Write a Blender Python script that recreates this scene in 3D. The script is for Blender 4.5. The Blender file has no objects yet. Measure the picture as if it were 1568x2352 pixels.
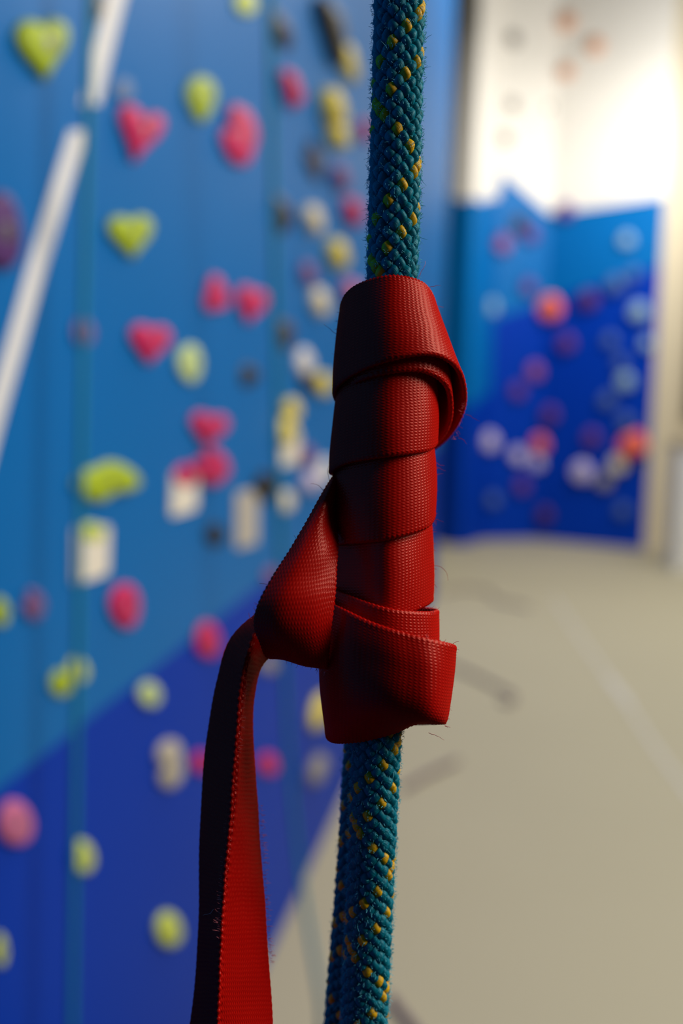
import bpy, bmesh, math, random
import numpy as np
from mathutils import Vector, Matrix

random.seed(7)
rng = np.random.default_rng(7)
S = bpy.context.scene
COL = S.collection

# ------------------------------------------------------------------ camera
W, H = 1568.0, 2352.0
LENS, SENSOR = 30.0, 24.0
F = W * LENS / SENSOR                       # focal length in pixels
CAM_H = 1.5
PITCH = math.atan(196.0 / F)
ROLL = 0.025
fw = Vector((0, math.cos(PITCH), -math.sin(PITCH)))
up0 = Vector((0, math.sin(PITCH), math.cos(PITCH)))
rt0 = Vector((1, 0, 0))
rt = rt0 * math.cos(ROLL) + up0 * math.sin(ROLL)
up = up0 * math.cos(ROLL) - rt0 * math.sin(ROLL)
CAM = Vector((0, 0, CAM_H))
cd = bpy.data.cameras.new('camera')
cam = bpy.data.objects.new('camera', cd)
COL.objects.link(cam)
cam.matrix_world = Matrix(((rt.x, up.x, -fw.x, CAM.x), (rt.y, up.y, -fw.y, CAM.y),
                           (rt.z, up.z, -fw.z, CAM.z), (0, 0, 0, 1)))
cd.sensor_fit = 'HORIZONTAL'
cd.sensor_width = SENSOR
cd.lens = LENS
cd.clip_start = 0.01
SDIST = 0.18                                # distance to the rope
MPP = SDIST / F                             # metres per photograph pixel at the rope
cd.dof.use_dof = True
cd.dof.focus_distance = SDIST - 55 * MPP
cd.dof.aperture_fstop = 5.4
cd.dof.aperture_blades = 9
S.camera = cam

# ------------------------------------------------------------------ world, lamps, exposure
S.view_settings.view_transform = 'Standard'
S.view_settings.look = 'None'
S.view_settings.gamma = 1.0
S.view_settings.use_curve_mapping = False
S.view_settings.exposure = -0.3
wd = bpy.data.worlds.new('hall_ambience')
S.world = wd
wd.use_nodes = True
bg = wd.node_tree.nodes['Background']
bg.inputs['Color'].default_value = (0.80, 0.86, 1.0, 1)
bg.inputs['Strength'].default_value = 0.008


def area(name, loc, target, sx, sy, power, color=(1, 1, 1)):
    ld = bpy.data.lights.new(name, 'AREA')
    ld.shape = 'RECTANGLE'
    ld.size, ld.size_y = sx, sy
    ld.energy = power
    ld.color = color
    o = bpy.data.objects.new(name, ld)
    COL.objects.link(o)
    o.location = loc
    o.rotation_euler = (Vector(target) - Vector(loc)).to_track_quat('-Z', 'Y').to_euler()
    return o


area('hall_lamp_side', (2.8, 0.32, 3.4), (0, 0.3, 1.4), 2.0, 2.0, 160, (1.0, 0.93, 0.84))
area('hall_lamp_ceiling', (3.2, 6.4, 6.4), (2.8, 6.4, 0), 3.0, 6.0, 580, (1.0, 0.95, 0.87))
area('hall_lamp_far_wall', (4.0, 9.0, 5.2), (3.2, 12.0, 5.1), 2.0, 0.8, 130, (1.0, 0.96, 0.88))

# ------------------------------------------------------------------ helpers


def ray(px, py):
    return (fw + rt * ((px - W / 2) / F) - up * ((py - H / 2) / F)).normalized()


def on_plane(px, py, p0, n):
    d = ray(px, py)
    return CAM + d * ((Vector(p0) - CAM).dot(n) / d.dot(n))


def on_floor(px, py, z=0.0):
    return on_plane(px, py, (0, 0, z), Vector((0, 0, 1)))


def hero(x, y, d):
    """photograph pixel + depth towards the camera (in the same unit) -> world point at the rope"""
    return CAM + fw * (SDIST - d * MPP) + rt * ((x - W / 2) * MPP) - up * ((y - H / 2) * MPP)


def tag(o, label=None, cat=None, group=None, kind=None):
    if label: o['label'] = label
    if cat: o['category'] = cat
    if group: o['group'] = group
    if kind: o['kind'] = kind
    return o


def empty(name, loc):
    o = bpy.data.objects.new(name, None)
    o.empty_display_size = 0.02
    COL.objects.link(o)
    o.location = loc
    return o


def mesh_obj(name, verts, faces, mat, parent=None, smooth=True, uvs=None, local=True):
    """verts in world space; stored relative to the parent"""
    v = np.asarray(verts, dtype=np.float32)
    if parent is not None and local:
        v = v - np.array(parent.location, dtype=np.float32)
    me = bpy.data.meshes.new(name)
    f = np.asarray(faces, dtype=np.int32) if not isinstance(faces, list) else None
    if f is not None and f.ndim == 2:
        k = f.shape[1]
        me.vertices.add(len(v)); me.vertices.foreach_set('co', v.ravel())
        me.loops.add(f.size); me.loops.foreach_set('vertex_index', f.ravel())
        me.polygons.add(len(f))
        me.polygons.foreach_set('loop_start', np.arange(0, f.size, k, dtype=np.int32))
        me.polygons.foreach_set('loop_total', np.full(len(f), k, dtype=np.int32))
        if uvs is not None:
            l = me.uv_layers.new(name='UVMap')
            l.data.foreach_set('uv', np.asarray(uvs, dtype=np.float32)[f.ravel()].ravel())
    else:
        me.from_pydata([tuple(map(float, a)) for a in v], [], faces)
    me.update(calc_edges=True)
    me.validate()
    if smooth:
        me.polygons.foreach_set('use_smooth', np.ones(len(me.polygons), dtype=bool))
    if mat is not None:
        me.materials.append(mat)
    o = bpy.data.objects.new(name, me)
    COL.objects.link(o)
    if parent is not None:
        o.parent = parent
    return o


def ev(keys, vals, t):
    """smooth (cubic Hermite) interpolation of vals at keys"""
    keys = np.asarray(keys, float); vals = np.asarray(vals, float)
    if vals.ndim == 1: vals = vals[:, None]
    m = np.zeros_like(vals)
    dk = np.diff(keys)[:, None]
    s = np.diff(vals, axis=0) / dk
    m[0], m[-1] = s[0], s[-1]
    if len(keys) > 2:
        m[1:-1] = (s[:-1] * dk[1:] + s[1:] * dk[:-1]) / (dk[1:] + dk[:-1])
    t = np.asarray(t, float)
    i = np.clip(np.searchsorted(keys, t, side='right') - 1, 0, len(keys) - 2)
    h = keys[i + 1] - keys[i]
    u = ((t - keys[i]) / h)[:, None]
    h = h[:, None]
    return ((2*u**3 - 3*u**2 + 1) * vals[i] + (u**3 - 2*u**2 + u) * h * m[i]
            + (-2*u**3 + 3*u**2) * vals[i + 1] + (u**3 - u**2) * h * m[i + 1])


# ------------------------------------------------------------------ materials
MATS = {}


def mat(name, base, rough=0.6, spec=0.4, var=0.12, scale=8.0, bump=0.0, bump_scale=60.0, sheen=0.0, metallic=0.0):
    if name in MATS: return MATS[name]
    m = bpy.data.materials.new(name); m.use_nodes = True
    nt = m.node_tree; p = nt.nodes['Principled BSDF']
    p.inputs['Roughness'].default_value = rough
    p.inputs['Specular IOR Level'].default_value = spec
    p.inputs['Metallic'].default_value = metallic
    p.inputs['Sheen Weight'].default_value = sheen
    tc = nt.nodes.new('ShaderNodeTexCoord')
    nz = nt.nodes.new('ShaderNodeTexNoise'); nz.inputs['Scale'].default_value = scale
    nz.inputs['Detail'].default_value = 4.0
    nt.links.new(tc.outputs['Object'], nz.inputs['Vector'])
    mx = nt.nodes.new('ShaderNodeMix'); mx.data_type = 'RGBA'
    c = np.array(base)
    mx.inputs[6].default_value = (*np.clip(c * (1 - var), 0, 1), 1)
    mx.inputs[7].default_value = (*np.clip(c * (1 + var), 0, 1), 1)
    nt.links.new(nz.outputs['Fac'], mx.inputs[0])
    nt.links.new(mx.outputs[2], p.inputs['Base Color'])
    if bump:
        n2 = nt.nodes.new('ShaderNodeTexNoise'); n2.inputs['Scale'].default_value = bump_scale
        nt.links.new(tc.outputs['Object'], n2.inputs['Vector'])
        b = nt.nodes.new('ShaderNodeBump'); b.inputs['Strength'].default_value = bump
        b.inputs['Distance'].default_value = 0.002
        nt.links.new(n2.outputs['Fac'], b.inputs['Height']); nt.links.new(b.outputs[0], p.inputs['Normal'])
    MATS[name] = m
    return m


def nmath(nt, op, a, b=None):
    n = nt.nodes.new('ShaderNodeMath'); n.operation = op
    for i, x in enumerate((a, b)):
        if x is None: continue
        if isinstance(x, (int, float)): n.inputs[i].default_value = x
        else: nt.links.new(x, n.inputs[i])
    return n.outputs[0]


def soft_gloss(nt, p, normal, color, rough, fac):
    """a little coloured fibre sheen, the same at every angle"""
    p.inputs['Specular IOR Level'].default_value = 0.0
    g = nt.nodes.new('ShaderNodeBsdfGlossy')
    g.inputs['Color'].default_value = (*color, 1); g.inputs['Roughness'].default_value = rough
    nt.links.new(normal, g.inputs['Normal'])
    m = nt.nodes.new('ShaderNodeMixShader'); m.inputs[0].default_value = fac
    nt.links.new(p.outputs[0], m.inputs[1]); nt.links.new(g.outputs[0], m.inputs[2])
    nt.links.new(m.outputs[0], nt.nodes['Material Output'].inputs['Surface'])


def webbing_material():
    m = bpy.data.materials.new('red_webbing'); m.use_nodes = True
    nt = m.node_tree; p = nt.nodes['Principled BSDF']
    uv = nt.nodes.new('ShaderNodeUVMap')
    sp = nt.nodes.new('ShaderNodeSeparateXYZ'); nt.links.new(uv.outputs[0], sp.inputs[0])
    # uneven yarns: the thread grid wanders a little
    nz = nt.nodes.new('ShaderNodeTexNoise'); nz.inputs['Scale'].default_value = 0.02
    nt.links.new(uv.outputs[0], nz.inputs['Vector'])
    wob = nmath(nt, 'MULTIPLY', nmath(nt, 'SUBTRACT', nz.outputs['Fac'], 0.5), 9.0)
    u = nmath(nt, 'ADD', sp.outputs[0], wob)
    v = nmath(nt, 'ADD', sp.outputs[1], nmath(nt, 'MULTIPLY', wob, 0.4))
    # plain weave: threads across (pitch 10) and along (pitch 6.6), alternating
    su = nmath(nt, 'SINE', nmath(nt, 'MULTIPLY', u, math.pi / 5.2))
    sv = nmath(nt, 'SINE', nmath(nt, 'MULTIPLY', v, 2 * math.pi / 6.6))
    ribs = nmath(nt, 'MULTIPLY', nmath(nt, 'ADD', sv, 1.0), 0.5)
    knots = nmath(nt, 'MULTIPLY', nmath(nt, 'ADD', nmath(nt, 'MULTIPLY', su, sv), 1.0), 0.5)
    cols = nmath(nt, 'MULTIPLY', nmath(nt, 'ADD', su, 1.0), 0.5)
    hgt = nmath(nt, 'ADD', nmath(nt, 'MULTIPLY', ribs, 0.35),
                nmath(nt, 'ADD', nmath(nt, 'MULTIPLY', knots, 0.5), nmath(nt, 'MULTIPLY', cols, 0.25)))
    n3 = nt.nodes.new('ShaderNodeTexNoise'); n3.inputs['Scale'].default_value = 0.25
    n3.inputs['Detail'].default_value = 3
    nt.links.new(uv.outputs[0], n3.inputs['Vector'])
    hgt2 = nmath(nt, 'ADD', hgt, nmath(nt, 'MULTIPLY', n3.outputs['Fac'], 0.35))
    b = nt.nodes.new('ShaderNodeBump'); b.inputs['Strength'].default_value = 0.42
    b.inputs['Distance'].default_value = 2.4 * MPP
    nt.links.new(hgt2, b.inputs['Height']); nt.links.new(b.outputs[0], p.inputs['Normal'])
    mx = nt.nodes.new('ShaderNodeMix'); mx.data_type = 'RGBA'
    mx.inputs[6].default_value = (0.34, 0.0018, 0.0009, 1)
    mx.inputs[7].default_value = (0.50, 0.0045, 0.002, 1)
    nt.links.new(hgt, mx.inputs[0]); nt.links.new(mx.outputs[2], p.inputs['Base Color'])
    p.inputs['Roughness'].default_value = 0.8
    soft_gloss(nt, p, b.outputs[0], (1.0, 0.42, 0.34), 0.32, 0.04)
    return m


def yarn_material(name, dark, light):
    m = bpy.data.materials.new(name); m.use_nodes = True
    nt = m.node_tree; p = nt.nodes['Principled BSDF']
    uv = nt.nodes.new('ShaderNodeUVMap')
    mp = nt.nodes.new('ShaderNodeMapping'); mp.inputs['Scale'].default_value = (0.03, 0.5, 1)
    nt.links.new(uv.outputs[0], mp.inputs[0])
    nz = nt.nodes.new('ShaderNodeTexNoise'); nz.inputs['Scale'].default_value = 1.0
    nz.inputs['Detail'].default_value = 4
    nt.links.new(mp.outputs[0], nz.inputs['Vector'])
    mx = nt.nodes.new('ShaderNodeMix'); mx.data_type = 'RGBA'
    mx.inputs[6].default_value = (*dark, 1); mx.inputs[7].default_value = (*light, 1)
    nt.links.new(nz.outputs['Fac'], mx.inputs[0]); nt.links.new(mx.outputs[2], p.inputs['Base Color'])
    b = nt.nodes.new('ShaderNodeBump'); b.inputs['Strength'].default_value = 0.5
    b.inputs['Distance'].default_value = 2.5 * MPP
    nt.links.new(nz.outputs['Fac'], b.inputs['Height']); nt.links.new(b.outputs[0], p.inputs['Normal'])
    p.inputs['Roughness'].default_value = 0.8
    soft_gloss(nt, p, b.outputs[0], (0.6, 0.95, 1.0), 0.42, 0.03)
    return m


def sheath_material(name='braided_sheath', c1=(0.0, 0.30, 0.42, 1), c2=(0.0, 0.20, 0.32, 1)):
    """braid drawn small, for rope lengths away from the knot"""
    m = bpy.data.materials.new(name); m.use_nodes = True
    nt = m.node_tree; p = nt.nodes['Principled BSDF']
    uv = nt.nodes.new('ShaderNodeUVMap')
    ck = nt.nodes.new('ShaderNodeTexChecker'); ck.inputs['Scale'].default_value = 1.0
    ck.inputs['Color1'].default_value = c1; ck.inputs['Color2'].default_value = c2
    mp = nt.nodes.new('ShaderNodeMapping'); mp.inputs['Rotation'].default_value = (0, 0, math.pi / 4)
    nt.links.new(uv.outputs[0], mp.inputs[0]); nt.links.new(mp.outputs[0], ck.inputs['Vector'])
    nt.links.new(ck.outputs['Color'], p.inputs['Base Color'])
    p.inputs['Roughness'].default_value = 0.7
    return m


RED = webbing_material()
TEAL = yarn_material('teal_yarn', (0.0, 0.08, 0.125), (0.0, 0.22, 0.31))
YELLOW = yarn_material('yellow_yarn', (0.50, 0.25, 0.003), (0.90, 0.54, 0.006))
SHEATH = sheath_material()
SHEATH_D = sheath_material('braided_sheath_deep', (0.02, 0.17, 0.23, 1), (0.0, 0.07, 0.11, 1))
CORE = mat('rope_core', (0.0, 0.03, 0.06), 0.9, 0.1)
FUZZ_T = mat('teal_fuzz', (0.10, 0.52, 0.62), 0.7, 0.3)
FUZZ_R = mat('red_fuzz', (0.85, 0.20, 0.20), 0.7, 0.3)

LIGHT_BLUE = mat('light_blue_paint', (0.0, 0.145, 0.47), 0.45, 0.14, 0.05, 1.5)
DARK_BLUE = mat('dark_blue_paint', (0.0, 0.040, 0.43), 0.5, 0.08, 0.05, 1.5)
WHITE_PAINT = mat('white_paint', (0.88, 0.85, 0.79), 0.6, 0.3, 0.04, 1.5)
CREAM = mat('cream_paint', (0.58, 0.50, 0.36), 0.7, 0.3, 0.05, 1.5)
PALE_CREAM = mat('pale_cream_paint', (0.74, 0.66, 0.50), 0.7, 0.3, 0.05, 1.5)
MAT_BEIGE = mat('beige_mat_vinyl', (0.455, 0.415, 0.285), 0.62, 0.25, 0.05, 0.9, 0.1, 40)
BROWN = mat('dark_brown_door', (0.035, 0.026, 0.014), 0.7, 0.2)
PANEL_BACK = mat('plywood_back', (0.35, 0.24, 0.13), 0.8, 0.2)

# ------------------------------------------------------------------ the setting
YS = 1.75


def floor_slab(name, y0, y1, m, label):
    o = mesh_obj(name, [(-14, y0, 0), (14, y0, 0), (14, y1, 0), (-14, y1, 0),
                        (-14, y0, -.3), (14, y0, -.3), (14, y1, -.3), (-14, y1, -.3)],
                 [(0, 1, 2, 3), (7, 6, 5, 4), (0, 4, 5, 1), (1, 5, 6, 2), (2, 6, 7, 3), (3, 7, 4, 0)], m, smooth=False)
    return tag(o, label, 'floor', kind='structure')


floor_slab('floor', YS, 24, MAT_BEIGE, 'beige padded vinyl floor of the climbing hall')
floor_slab('floor_bounce_cutter', -5, YS, mat('dark_bounce_cutter', (0.02, 0.02, 0.022), 0.8, 0.2), 'dark unseen floor strip added before the beige padding to cut bounced light')  # unseen dark slab, added to keep floor bounce off the rope and sling


def wall_mesh(name, polys, normal, thick, label):
    """polys: list of (world points, material), coplanar painted areas of one wall face; extruded back"""
    me = bpy.data.meshes.new(name)
    bm = bmesh.new()
    mats = []
    for pts, mt in polys:
        if mt not in mats: mats.append(mt)
        f = bm.faces.new([bm.verts.new(p) for p in pts]); f.material_index = mats.index(mt)
        f.normal_update()
        if f.normal.dot(normal) < 0: f.normal_flip()
    bmesh.ops.remove_doubles(bm, verts=bm.verts, dist=1e-4)
    front = list(bm.faces)
    ret = bmesh.ops.extrude_face_region(bm, geom=front, use_keep_orig=True)
    for v in [g for g in ret['geom'] if isinstance(g, bmesh.types.BMVert)]:
        v.co -= normal * thick
    for f in [g for g in ret['geom'] if isinstance(g, bmesh.types.BMFace)]:
        f.normal_flip()
    bmesh.ops.recalc_face_normals(bm, faces=bm.faces)
    bm.to_mesh(me); bm.free()
    for mt in mats: me.materials.append(mt)
    o = bpy.data.objects.new(name, me); COL.objects.link(o)
    return tag(o, label, 'wall', kind='structure')


# left wall: base line read off the floor, standing upright
b1, b2 = on_floor(800, 1800), on_floor(640, 2150)
LU = (b1 - b2).normalized()                       # along the wall, away from the camera
LN = Vector((LU.y, -LU.x, 0))                     # towards the hall
LP = b2.copy()


def lw(u, z): return LP + LU * u + Vector((0, 0, z))


def lw_px(px, py, off=0.0): return on_plane(px, py, LP + LN * off, LN)


def lw_uz(px, py):
    p = lw_px(px, py); return ((p - LP).dot(LU), p.z)


U0 = -4.0
U1 = lw_uz(1006, 1100)[0]
ZT = 7.0
pa, pb = lw_uz(0, 1810), lw_uz(640, 1310)
sl = (pb[1] - pa[1]) / (pb[0] - pa[0])
zl = lambda u: pa[1] + sl * (u - pa[0])
ua = pa[0] - pa[1] / sl                            # where the painted slope meets the floor
z_end = min(zl(U1), ZT - .2)
u_end = U1
if zl(U1) > ZT:
    u_end = pa[0] + (ZT - pa[1]) / sl
# painted slope: from the floor up to the far end
low = [lw(max(ua, U0), 0), lw(U1, 0), lw(U1, min(zl(U1), ZT))]
if zl(U1) > ZT: low.append(lw(u_end, ZT))
high = [lw(U0, 0), lw(max(ua, U0), 0)] + ([lw(u_end, ZT)] if zl(U1) > ZT else [lw(U1, zl(U1)), lw(U1, ZT)]) + [lw(U0, ZT)]
if ua < U0:
    low = [lw(U0, 0), lw(U1, 0)] + low[2:] + [lw(U0, zl(U0))]
    high = [lw(U0, zl(U0))] + high[2:]
wall_mesh('wall_left', [(low, DARK_BLUE), (high, LIGHT_BLUE)], LN, 0.16,
          'blue climbing wall with a darker blue slope painted below, on the left')


def facet(name, bpx0, bpx1, polys_px, label, thick=0.2, floor_to=None):
    """an upright wall face standing on the floor line through two photograph points; painted areas as pixel polygons"""
    p0, p1 = on_floor(*bpx0), on_floor(*bpx1)
    d = (p1 - p0); d.z = 0; d.normalize()
    n = Vector((d.y, -d.x, 0))
    if n.dot(CAM - p0) < 0: n = -n
    L = (p1 - p0).length

    def pt(c):
        if c[0] in ('L', 'R'):                       # on the left/right edge at a pixel height or z
            base = p0 if c[0] == 'L' else p1
            return Vector((base.x, base.y, c[1]))
        q = on_plane(c[0], c[1], p0, n); return q
    out = []
    for pts, m in polys_px: out.append(([pt(c) for c in pts], m))
    return wall_mesh(name, out, n, thick, label), p0, p1, n


def zat(bpx, py):
    """height above the floor seen at pixel row py straight above floor point bpx"""
    p = on_floor(*bpx)
    rng_ = np.linspace(0, 9, 1801)
    best = 0; bd = 1e9
    for z in rng_:
        q = Vector((p.x, p.y, z)) - CAM
        y = H / 2 - q.dot(up) / q.dot(fw) * F
        if abs(y - py) < bd: bd = abs(y - py); best = z
    return float(best)


ZW = 9.5
cA, cB, cC, cD, cE = (960, 1238), (1056, 1254), (1112, 1240), (1228, 1238), (1478, 1262)
zA, zB = zat(cA, 452), zat(cB, 456)
zAd, zBd, zCd0 = zat(cA, 930), zat(cB, 930), zat(cC, 900)
facet('wall_pillar_shaded_side', cA, cB, [([('L', 0), ('R', 0), ('R', zBd), ('L', zAd)], DARK_BLUE),
                              ([('L', zAd), ('R', zBd), ('R', zB), ('L', zA)], LIGHT_BLUE),
                              ([('L', zA), ('R', zB), ('R', ZW), ('L', ZW)], WHITE_PAINT)],
      'narrow wall facet behind the end of the left wall, white above dark blue')
zB2, zC = zat(cB, 456), zat(cC, 455)
facet('wall_pillar_return', cB, cC, [([('L', 0), ('R', 0), ('R', zCd0), ('L', zBd)], DARK_BLUE),
                         ([('L', zBd), ('R', zCd0), ('R', zC), ('L', zB2)], LIGHT_BLUE),
                         ([('L', zB2), ('R', zC), ('R', ZW), ('L', ZW)], WHITE_PAINT)],
      'narrow blue and white wall facet turning back into the corner')
zC1, zD = zat(cC, 440), zat(cD, 492)
zCd, zDd = zat(cC, 735), zat(cD, 690)
_, B0, B1, BN = facet('wall_corner', cC, cD, [
    ([('L', 0), ('R', 0), ('R', zDd), ('L', zCd)], DARK_BLUE),
    ([('L', zCd), ('R', zDd), ('R', zD), (1152, 396), ('L', zC1)], LIGHT_BLUE),
    ([('L', zC1), (1152, 396), ('R', zD), ('R', ZW), ('L', ZW)], WHITE_PAINT)],
    'corner facet of the far wall with a pointed light blue painted peak')
zE, zEd = zat(cE, 452), zat(cE, 610)
_, C0, C1, CN = facet('wall_far', cD, cE, [
    ([('L', 0), ('R', 0), ('R', zEd), ('L', zDd)], DARK_BLUE),
    ([('L', zDd), ('R', zEd), ('R', zE), ('L', zD)], LIGHT_BLUE),
    ([('L', zD), ('R', zE), ('R', ZW), ('L', ZW)], WHITE_PAINT)],
    'far climbing wall, white above with light and dark blue painted below', 0.25)
# side of the far wall and the hall wall behind it
rb0, rb1 = (1478, 1262), (1548, 1245)
zr = zat((1548, 1245), 612)
facet('wall_end', cE, (1544, 1256), [([('L', 0), ('R', 0), ('R', ZW), ('L', ZW)], PALE_CREAM)],
      'cream painted end of the far wall at the right', 0.1)
k0, k1 = (1536, 1250), (2450, 1260)
zk0, zk1 = zat(k0, 612), zat(k1, 612)
facet('wall_right', k0, k1, [([('L', zk0), ('R', zk1), ('R', ZW), ('L', ZW)], CREAM),
                             ([('L', 0), ('R', 0), ('R', zk1), ('L', zk0)], CREAM)],
      'cream hall wall beyond the far climbing wall, at the right edge', 0.2)
wk = on_floor(*k1)
wall_mesh('wall_side', [([Vector((wk.x, -5, 0)), Vector((wk.x, wk.y + .3, 0)), Vector((wk.x, wk.y + .3, ZW)), Vector((wk.x, -5, ZW))], CREAM)],
          Vector((-1, 0, 0)), 0.2, 'cream side wall of the hall, far to the right')
dp0, dp1 = on_floor(1552, 1250), on_floor(1680, 1251)
dn = Vector(((dp1 - dp0).y, -(dp1 - dp0).x, 0)).normalized()
if dn.dot(CAM - dp0) < 0: dn = -dn


def slab(name, p0, p1, z0, z1, n, off0, off1, m, parent=None):
    a = [p0 + n * off0, p1 + n * off0, p1 + n * off1, p0 + n * off1]
    v = [Vector((q.x, q.y, z0)) for q in a] + [Vector((q.x, q.y, z1)) for q in a]
    f = [(3, 2, 1, 0), (4, 5, 6, 7), (0, 1, 5, 4), (1, 2, 6, 5), (2, 3, 7, 6), (3, 0, 4, 7)]
    return mesh_obj(name, v, f, m, parent, smooth=False)


zd0, zd1 = zat((1552, 1250), 960), zat((1552, 1250), 622)
dr = slab('door_1', dp0, dp1, zd0, zd1, dn, 0.03, 0.08, BROWN)
tag(dr, 'dark brown shutter panel on the cream wall at the right edge', 'shutter', kind='structure')
bx0, bx1 = on_floor(1552, 1312), on_floor(1660, 1316)
bn = Vector(((bx1 - bx0).y, -(bx1 - bx0).x, 0)).normalized()
if bn.dot(CAM - bx0) < 0: bn = -bn
bb = empty('white_bin', (bx0 + bx1) / 2)
slab('body', bx0, bx1, 0.0, zat((1552, 1312), 1030), bn, -0.45, 0.0, mat('box_white', (.95, .93, .86)), bb)
slab('lid', bx0 + (bx0 - bx1) * .03, bx1 + (bx1 - bx0) * .03, zat((1552, 1312), 1030), zat((1552, 1312), 1015), bn, -0.47, 0.02, CREAM, bb)
tag(bb, 'tall white box standing on the floor at the right edge', 'box')

# white line on the floor


def floor_strip(name, pts, width, m, z=0.004):
    pts = [on_floor(*p) for p in pts]
    vs, fs = [], []
    for i, p in enumerate(pts):
        t = (pts[min(i + 1, len(pts) - 1)] - pts[max(i - 1, 0)]).normalized()
        n = Vector((-t.y, t.x, 0)) * (width / 2)
        vs += [p + n, p - n, p - n + Vector((0, 0, z)), p + n + Vector((0, 0, z))]
    for i in range(len(pts) - 1):
        a, b = i * 4, i * 4 + 4
        for j in range(4):
            fs.append((a + j, a + (j + 1) % 4, b + (j + 1) % 4, b + j))
    fs += [(3, 2, 1, 0), (len(vs) - 4, len(vs) - 3, len(vs) - 2, len(vs) - 1)]
    return mesh_obj(name, vs, fs, m, smooth=False)


TAPE_F = mat('pale_floor_tape', (0.62, 0.60, 0.55), 0.5, 0.3)
tag(floor_strip('floor_tape', [(1270, 1370), (1350, 1490), (1420, 1585), (1500, 1710), (1600, 1850), (1760, 2100)], 0.021, TAPE_F),
    'thin pale line of tape running across the beige floor', 'tape')
tag(floor_strip('tape_patch', [(1395, 1555), (1420, 1588), (1446, 1622)], 0.045, TAPE_F, 0.006),
    'short pale patch of tape on the thin floor line', 'tape')

# ------------------------------------------------------------------ round tube


def tube(name, pts, r, m, parent=None, seg=10, uvscale=1.0):
    P = np.array([tuple(p) for p in pts], float)
    T = np.gradient(P, axis=0); T /= np.linalg.norm(T, axis=1)[:, None]
    ref = np.array([0.3, 1.0, 0.2]); ref = ref / np.linalg.norm(ref)
    A = np.cross(T, ref); A /= np.linalg.norm(A, axis=1)[:, None]
    B = np.cross(T, A)
    th = np.linspace(0, 2 * np.pi, seg, endpoint=False)
    V = P[:, None] + r * (np.cos(th)[None, :, None] * A[:, None] + np.sin(th)[None, :, None] * B[:, None])
    n = len(P)
    i = np.arange(n - 1)[:, None] * seg; j = np.arange(seg)[None]; k = (j + 1) % seg
    Fc = np.stack([i + j, i + k, i + seg + k, i + seg + j], -1).reshape(-1, 4)
    L = np.concatenate([[0], np.cumsum(np.linalg.norm(np.diff(P, axis=0), axis=1))])
    uv = np.stack([np.repeat(L / (r * 2 * np.pi) * seg, seg), np.tile(np.arange(seg), n)], -1) * uvscale
    return mesh_obj(name, V.reshape(-1, 3), Fc, m, parent, uvs=uv)


def smooth_path(pts, n):
    P = np.array([tuple(p) for p in pts], float)
    k = np.concatenate([[0], np.cumsum(np.linalg.norm(np.diff(P, axis=0), axis=1))])
    return ev(k, P, np.linspace(0, k[-1], n))


# ropes hanging in front of the left wall
r1 = [lw_px(x, y, 0.06) for x, y in ((222, -700), (205, 100), (190, 800), (178, 1500), (164, 2400), (150, 3400))]
o = tube('hanging_rope', smooth_path(r1, 60), 0.0048, SHEATH)
tag(o, 'blurred teal rope hanging down the left side of the blue wall', 'rope', 'ropes hanging along the blue wall')
r2 = [lw_px(x, y, 0.16) for x, y in ((600, -900), (618, 0), (632, 700), (650, 1450), (668, 1800))]
r2 += [on_plane(690, 2010, r2[-1], Vector((0, 1, 0))), on_plane(735, 2290, r2[-1] - Vector((0, .1, 0)), Vector((0, 1, 0)))]
r2 += [on_floor(770, 2520, .012), on_floor(840, 2560, .012)]
o = tube('hanging_rope', smooth_path(r2, 90), 0.0062, SHEATH)
tag(o, 'blurred teal rope hanging beside the red sling, slanting down to the floor', 'rope', 'ropes hanging along the blue wall')
PURPLE_ROPE = mat('mauve_rope', (0.19, 0.13, 0.18), 0.8, 0.2)
for pts, lab in (
        ([(1010, 1520), (1075, 1545), (1130, 1572), (1180, 1604), (1168, 1615), (1150, 1608)], 'dark mauve rope end lying on the floor right of the knot'),
        ([(925, 1812), (965, 1788), (1010, 1765), (1050, 1748)], 'short dark mauve rope end on the floor just right of the lower rope'),
        ([(1015, 1362), (1070, 1352), (1110, 1356), (1140, 1378), (1215, 1395)], 'dark mauve rope on the floor near the far wall'),
        ([(895, 2290), (925, 2330), (960, 2375), (990, 2440)], 'dark mauve rope end on the floor at the bottom edge')):
    o = tube('floor_rope', smooth_path([on_floor(x, y, 0.012) for x, y in pts], 40), 0.0105, PURPLE_ROPE)
    tag(o, lab, 'rope', 'rope ends lying on the floor')

# ------------------------------------------------------------------ climbing holds
LIME = mat('lime_hold', (0.40, 0.52, 0.015), 0.55, 0.35, 0.2, 30, 0.2)
YLIME = mat('yellow_lime_hold', (0.62, 0.72, 0.10), 0.55, 0.35, 0.15, 30, 0.2)
PALE_LIME = mat('pale_lime_hold', (0.58, 0.72, 0.30), 0.55, 0.35, 0.15, 30, 0.2)
PINK = mat('pink_hold', (0.62, 0.010, 0.12), 0.55, 0.35, 0.15, 30, 0.2)
ROSE = mat('rose_hold', (0.62, 0.16, 0.32), 0.55, 0.35, 0.15, 30, 0.2)
MAUVE = mat('mauve_hold', (0.22, 0.09, 0.26), 0.55, 0.35, 0.15, 30, 0.2)
PURPLE = mat('purple_hold', (0.09, 0.025, 0.16), 0.55, 0.35, 0.15, 30, 0.2)
BLACK = mat('black_hold', (0.012, 0.010, 0.008), 0.55, 0.35, 0.2, 30, 0.2)
BROWNH = mat('dark_brown_hold', (0.05, 0.03, 0.03), 0.55, 0.35, 0.2, 30, 0.2)
YELLOWH = mat('yellow_hold', (0.80, 0.66, 0.12), 0.55, 0.35, 0.15, 30, 0.2)
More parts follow.
